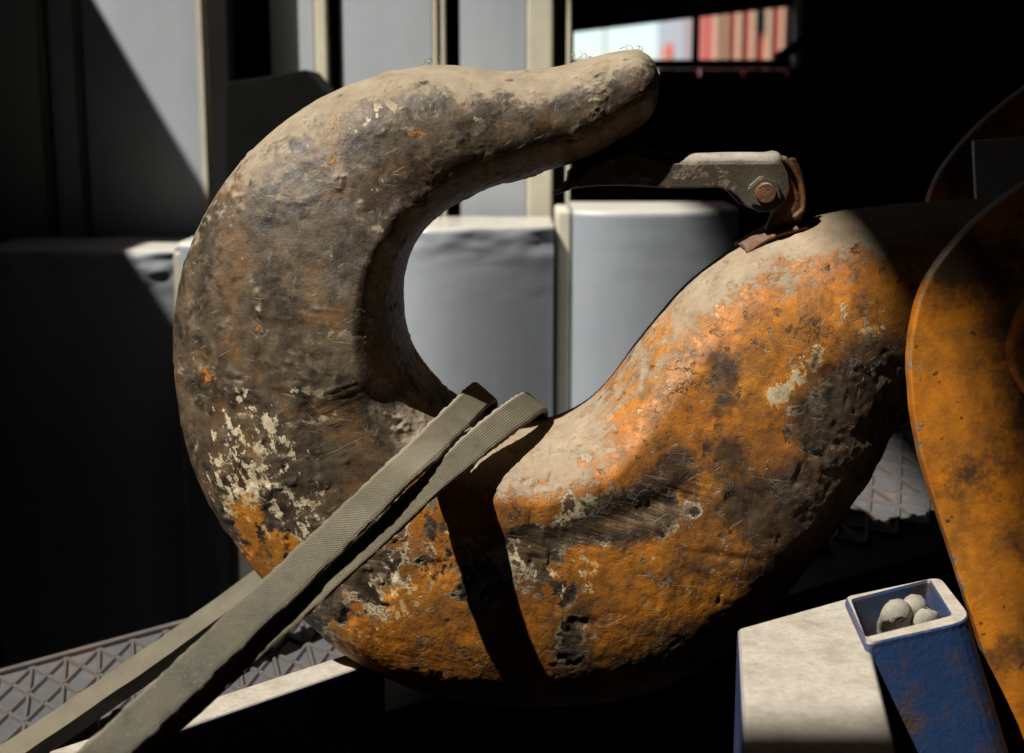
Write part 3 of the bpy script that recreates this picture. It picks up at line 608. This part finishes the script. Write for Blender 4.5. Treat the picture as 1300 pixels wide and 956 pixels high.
cream = -0.22+blobs([(330, 520, 70, 50, .42, 50), (310, 575, 45, 70, .42), (360, 610, 70, 60, .36), (400, 540, 50, 60, .3), (410, 650, 60, 50, .36), (470, 600, 30, 60, .3), (350, 490, 60, 20, .25, 30), (985, 460, 38, 16, .95, -45), (1012, 430, 14, 20, .8), (962, 472, 18, 14, .8), (1084, 400, 22, 12, 1.0), (650, 665, 50, 34, .72), (540, 680, 70, 40, .45, -30), (725, 690, 40, 30, .55), (740, 660, 14, 34, .5), (840, 630, 40, 8, .7, -10), (855, 552, 22, 12, .7), (820, 660, 60, 8, .5), (500, 720, 40, 50, .45), (470, 770, 40, 30, .35), (600, 640, 60, 14, .5), (520, 130, 90, 12, .55, -8), (470, 160, 50, 14, .55, -35), (480, 230, 24, 18, .55), (440, 330, 10, 60, .5), (600, 150, 60, 10, .4), (700, 130, 70, 12, .3), (420, 200, 30, 30, .35)])
dark = 0.10+0.24*right+blobs([(1090, 520, 70, 90, .75), (1050, 640, 90, 60, .4, -40), (1060, 460, 36, 22, .45), (1090, 430, 40, 20, .4), (965, 600, 75, 38, .8), (985, 690, 60, 50, .65), (905, 540, 26, 20, .6), (830, 560, 40, 14, .5, -40), (780, 640, 60, 10, .4, -8), (900, 480, 16, 30, .4, 20), (1000, 500, 30, 20, .5), (850, 690, 40, 24, .35), (660, 700, 50, 30, .3), (640, 800, 30, 30, .35), (905, 445, 20, 14, .4), (720, 770, 22, 44, .55), (690, 640, 90, 9, .5, -3), (800, 590, 70, 16, .5, -25), (860, 780, 60, 40, .5), (800, 800, 60, 20, .3), (930, 760, 60, 60, .3, -40), (485, 380, 28, 90, .9), (520, 280, 60, 30, .9, -40), (600, 218, 90, 24, 1.0, -12), (720, 182, 90, 22, 1.0, -18), (450, 560, 40, 40, .25), (480, 640, 24, 40, .3), (800, 840, 200, 16, .35), (420, 800, 120, 12, .45, 38), (300, 690, 60, 10, .35, 52), (560, 730, 24, 30, .25), (600, 830, 60, 14, .3)])  # arm underside, inner throat and right flank include painted shade
dust = -0.12+blobs([(850, 480, 80, 40, -.2, -40), (720, 555, 70, 22, .1), (930, 390, 90, 30, -.1, -35), (880, 370, 110, 26, .2, -40), (1010, 310, 80, 22, .15), (1110, 300, 60, 26, .2), (780, 520, 40, 20, -.25, -40), (500, 560, 60, 60, .35, 45), (560, 530, 40, 30, .5), (600, 105, 200, 22, .2), (330, 210, 90, 40, .18, -50), (290, 360, 50, 120, .06), (400, 220, 100, 80, .05), (760, 110, 70, 30, .16), (420, 420, 60, 80, .05)])
gouge = blobs([(805, 606, 70, 20, .9, -18), (700, 655, 70, 22, .5), (560, 800, 50, 20, .3), (440, 640, 40, 60, .3)])
# forged, hammered and chipped relief
disp = 0.0024*fbm(Pf, 6, 2)+0.0005*fbm(Pf, 28, 3)+0.0005*fbm(Pf, 80, 3, 0.6)
arm = sstep(px+0.2*py, 760, 520)
disp += arm*0.0005*fbm(Pf*np.array([1, 1, 1.7]), 34, 3)
rag = fbm(Pf+3.1, 40, 4, 0.6); disp += 0.0012*np.tanh(np.clip(orange-0.45+rag*0.7, -1, 1)*9)
disp -= 0.003*np.clip(blobs([(800, 606, 60, 9, 1, -18), (830, 590, 30, 6, 1, -30), (985, 535, 8, 40, .6, -60), (900, 665, 40, 4, .6, 10), (700, 640, 80, 5, .8), (480, 300, 20, 70, .6, 20)]), 0, 1)
Pf += Nf*disp[:, None]
me = grid_mesh('hook_body', V, True, True)
for nm, arr in (('orange', orange), ('cream', cream), ('dark', np.clip(dark, -1, 1.2)), ('dust', dust), ('gouge', np.clip(gouge, 0, 1))): set_attr(me, nm, arr)
link('hook_body', me, M['hook'], hook, True)

# fluff and fibres caught on the hook
def fibre(px0, py0, Y, n=6, spread=10):
    for i in range(n):
        a = at(px0+random.uniform(-spread, spread), py0+random.uniform(-3, 3), Y); L_ = random.uniform(.004, .011); ang = random.uniform(0.3, 2.8)
        P = [a, a+Vector((math.cos(ang)*L_*.5, random.uniform(-.004, .004), math.sin(ang)*L_*.6)), a+Vector((math.cos(ang+.9)*L_, random.uniform(-.006, .006), math.sin(ang+.9)*L_))]
        link('fibre', grid_mesh('fibre', tube(catmull(P, 7), 0.0004, 4), True, True), M['rope'], hook)
fibre(555, 80, 0.0, 6, 12); fibre(740, 75, 0, 6, 14); fibre(834, 100, -0.005, 8, 3); fibre(805, 64, 0, 4, 12); fibre(232, 460, 0, 3, 2); fibre(243, 545, 0, 3, 2)

# --- safety latch: bent channel
lat = [(702, 249), (722, 232), (748, 214), (775, 201), (800, 192), (846, 198), (880, 199), (930, 198), (975, 198), (992, 206), (1001, 222), (1003, 240), (998, 256), (984, 268), (966, 270), (948, 262), (938, 250), (928, 242), (912, 238), (880, 239), (850, 239), (800, 236), (760, 236), (730, 239)]
HW = 0.038
lo = empty('safety_latch', at(970, 242, 0), None)
lo.parent = hook; lo.matrix_parent_inverse = Matrix.Translation(-hook.location)
def lp(x, y, Y): return at(x, y+0, -HW)+Vector((0, Y+HW, 0))
front = [at(x, y+(9 if x >= 846 and y < 200 else 0), -HW) for x, y in lat]
def latch_side(Y, name):
    pts = [p+Vector((0, Y+HW, 0)) for p in front]
    return hexa(name, pts, (0, 0.007, 0), M['latch'], None, 0.0022, 2)
parts = [latch_side(-HW, 'side_plate'), latch_side(HW-0.007, 'side_plate')]
# rounded top of the channel along the upper edge (first 11 points)
up_edge = catmull([(front[i].x, front[i].z) for i in range(1, 11)], 60)
secs = []
for t in np.linspace(0, 1, 17):
    yy = -HW+0.0005+(2*HW-0.001)*t; rise = 0.013*(1-abs(2*t-1)**3.2); secs.append((yy, rise))
V = np.zeros((60, len(secs)*2, 3))
narrow = np.clip((up_edge[:, 0]-up_edge[0, 0])/0.09, 0.18, 1)
for j, (yy, rise) in enumerate(secs):
    V[:, j] = np.stack([up_edge[:, 0], yy*np.ones(60), up_edge[:, 1]+rise-0.001], -1)
    V[:, -1-j] = np.stack([up_edge[:, 0], yy*np.ones(60), up_edge[:, 1]+rise-0.007], -1)
Pq = V.reshape(-1, 3); Pq[:, 2] += 0.0012*fbm(Pq, 30, 3)
parts.append(link('top_plate', grid_mesh('latch_top', V, True, True), M['latch'], None, True))
# pivot bolt with hexagon head
c = at(969, 244, -HW)
bm = bmesh.new(); bmesh.ops.create_cone(bm, cap_ends=True, segments=6, radius1=0.021, radius2=0.021, depth=0.014, matrix=Matrix.Translation((c.x, c.y-0.0075, c.z)) @ Matrix.Rotation(R(90), 4, 'X') @ Matrix.Rotation(R(12), 4, 'Z'))
bmesh.ops.bevel(bm, geom=bm.edges, offset=0.0018, segments=2, affect='EDGES')
parts.append(from_bm('pivot_bolt', bm, M['latch']))
bm = bmesh.new(); bmesh.ops.create_cone(bm, cap_ends=True, segments=24, radius1=0.0125, radius2=0.011, depth=0.008, matrix=Matrix.Translation((c.x, c.y-0.0185, c.z)) @ Matrix.Rotation(R(90), 4, 'X'))
parts.append(from_bm('bolt_end', bm, M['rusty']))
for p in parts: p.parent = lo; p.matrix_parent_inverse = Matrix.Translation(-at(970, 242, 0))
# --- rusty bracket holding the latch
br = bpy.data.objects.new('latch_bracket', None); C.objects.link(br); bl = at(985, 285, 0); br.location = bl; br.parent = hook; br.matrix_parent_inverse = Matrix.Translation(-hook.location); br['label'] = 'rusty orange bracket on the neck of the hook'
bp = []
def bent(pts, y0, y1, t, name, mat='rusty', saddle=0.0):
    P = catmull([(at(x, y, (y0+y1)/2).x, at(x, y, (y0+y1)/2).z) for x, y in pts], 30); T = np.gradient(P, axis=0); T /= np.linalg.norm(T, axis=1)[:, None]; Nm = np.stack([-T[:, 1], T[:, 0]], -1)
    V = np.zeros((30, 24, 3)); ys = np.linspace(y0, y1, 12)
    for j in range(12):
        V[:, j] = np.stack([P[:, 0], np.full(30, ys[j]), P[:, 1]], -1); V[:, 23-j] = np.stack([P[:, 0]+Nm[:, 0]*t, np.full(30, ys[j]), P[:, 1]+Nm[:, 1]*t], -1)
    Q = V.reshape(-1, 3); Q[:, 2] -= saddle*(1-np.sqrt(1-np.clip(Q[:, 1]/0.122, -.95, .95)**2)); Q[:, 0] += 0.45*saddle*(1-np.sqrt(1-np.clip(Q[:, 1]/0.122, -.95, .95)**2)); Q += 0.003*np.stack([fbm(Q+i*5, 38, 3) for i in range(3)], -1)
    bp.append(link(name, grid_mesh(name, V, True, True), M[mat], None, True))
bent([(938, 311), (960, 297), (985, 286), (1014, 278)], -0.040, 0.04, 0.004, 'base_plate', 'rusty', 0.15)
bent([(944, 318), (975, 302), (1000, 292), (1030, 283)], -0.052, 0.05, 0.003, 'base_weld', 'rusty', 0.15)
bent([(988, 196), (1003, 212), (1012, 236), (1013, 262), (1000, 276)], -0.047, 0.05, -0.006, 'back_strip')
bent([(975, 215), (985, 240), (984, 262), (970, 290)], -0.032, -0.022, 0.034, 'lug')
bent([(975, 215), (985, 240), (984, 262), (970, 290)], 0.022, 0.032, 0.034, 'lug')
for p in bp: p.parent = br; p.matrix_parent_inverse = Matrix.Translation(-bl)

# ================================================================== webbing slings
def strap(name, Lp, Rp, label, thick=0.007, group='flat webbing slings lashing the hook', n=150, worn=None, mat='web'):
    a = np.array([at(*p) for p in Lp]); b = np.array([at(*p) for p in Rp])
    a, b = catmull(a, n), catmull(b, n); m = 15
    f = np.linspace(0, 1, m)
    ctr = (a+b)/2; seg = np.concatenate([[0], np.cumsum(np.linalg.norm(np.diff(ctr, axis=0), axis=1))]); wd = np.linalg.norm(b-a, axis=1).mean()
    T = np.gradient(ctr, axis=0); T /= np.linalg.norm(T, axis=1)[:, None]; Wv = b-a; Wv /= np.linalg.norm(Wv, axis=1)[:, None]
    Nr = np.cross(T, Wv); Nr /= np.linalg.norm(Nr, axis=1)[:, None]
    if (Nr*(CAM-ctr)).sum(1).mean() < 0: Nr = -Nr
    V = np.zeros((n, 2*m, 3)); uv = np.zeros((n, 2*m, 2)); fr = 0.0012
    for j in range(m):
        base = a+(b-a)*f[j]; e = min(f[j], 1-f[j]); rd = thick*0.5*(1-max(0, 1-e/0.06)**2*0.6)
        V[:, j] = base+Nr*rd; V[:, 2*m-1-j] = base-Nr*rd
        uv[:, j] = np.stack([seg, np.full(n, f[j]*wd)], -1); uv[:, 2*m-1-j] = uv[:, j]
    for j in (0, m-1, m, 2*m-1):
        V[:, j] += Wv*(rng.rand(n)[:, None]-0.5)*2*fr
    Pq = V.reshape(-1, 3); Pq += 0.0022*np.stack([fbm(Pq+k_*7.7, 14, 2) for k_ in range(3)], -1)
    me = grid_mesh(name, V, True, True)
    ul = me.uv_layers.new(name='UVMap'); li = np.zeros(len(me.loops), np.int32); me.loops.foreach_get('vertex_index', li); ul.data.foreach_set('uv', uv.reshape(-1, 2)[li].astype(np.float32).ravel())
    wv = np.repeat((worn if worn is not None else np.zeros(n))[:, None], 2*m, 1); set_attr(me, 'worn', wv)
    o = link(name, me, M[mat], None, True); e = o.modifiers.new('split', 'EDGE_SPLIT'); e.split_angle = R(55)
    return tag(o, label, 'strap', group)
wr = np.clip((np.linspace(0, 1, 150)-0.5)/0.35, 0, 1)*0.6
strap('webbing_sling', [(611, 545, .12), (606, 507, .08), (600, 487, -.02), (556, 527, -.125), (473, 607, -.235), (346, 724, -.33), (194, 866, -.43), (60, 992, -.52)],
      [(637, 560, .12), (632, 528, .08), (627, 510, -.02), (592, 546, -.125), (526, 611, -.235), (405, 729, -.33), (264, 866, -.43), (134, 992, -.52)],
      'front dusty webbing sling running over the hook throat to the bottom edge', worn=wr)
strap('webbing_sling', [(670, 555, .12), (667, 518, .08), (662, 499, -.02), (607, 538, -.118), (541, 599, -.205), (425, 712, -.30), (240, 880, -.41), (110, 1000, -.50)],
      [(698, 567, .12), (695, 541, .08), (690, 523, -.02), (645, 556, -.118), (576, 611, -.205), (462, 716, -.30), (296, 866, -.41), (165, 985, -.50)],
      'second webbing sling, right of and beneath the front one', worn=wr*0.4)
# doubled sling behind, lying flat
P0, P1 = at(500, 590, 0.30), at(-80, 1000, -0.06)
t_ = (P1-P0).normalized(); dep = Vector((0.25, -1, -0.22)); dep = (dep-t_*dep.dot(t_)).normalized(); nn = t_.cross(dep); nn = nn if nn.z > 0 else -nn
n = 80; V = np.zeros((n, 20, 3)); prof = []
for (u, v, k_) in ((0, 0, 5), (1, 0, 5), (1, -1, 5), (0, -1, 5)): pass
sec = [(x, 0.0) for x in np.linspace(0.0, 1.0, 6)]+[(1.0, -.06), (1.0, -.35), (1.0, -.65), (1.0, -.94)]+[(x, -1.0) for x in np.linspace(1.0, 0.0, 6)]+[(0.0, -.94), (0, -.6), (0, -.3), (0.0, -.06)]
for i, f in enumerate(np.linspace(0, 1, n)):
    sag = -0.010*math.sin(math.pi*f)
    for j, (u, v) in enumerate(sec): V[i, j] = P0+(P1-P0)*float(f)+dep*float(u*0.052)+nn*float(v*0.021+sag)
Pq = V.reshape(-1, 3); Pq += 0.0018*np.stack([fbm(Pq+k_*3.3, 16, 3) for k_ in range(3)], -1)
me = grid_mesh('folded_sling', V, True, True); set_attr(me, 'worn', np.zeros(n*20))
ul = me.uv_layers.new(name='UVMap'); li = np.zeros(len(me.loops), np.int32); me.loops.foreach_get('vertex_index', li)
uv = np.stack([np.repeat(np.linspace(0, 1.7, n), 20), np.tile(np.linspace(0, .12, 20), n)], -1); ul.data.foreach_set('uv', uv[li].astype(np.float32).ravel())
o = link('folded_sling', me, M['web'], None, True); e = o.modifiers.new('split', 'EDGE_SPLIT'); e.split_angle = R(50)
tag(o, 'thick folded sling passing behind the hook to the lower left corner', 'strap', 'flat webbing slings lashing the hook')
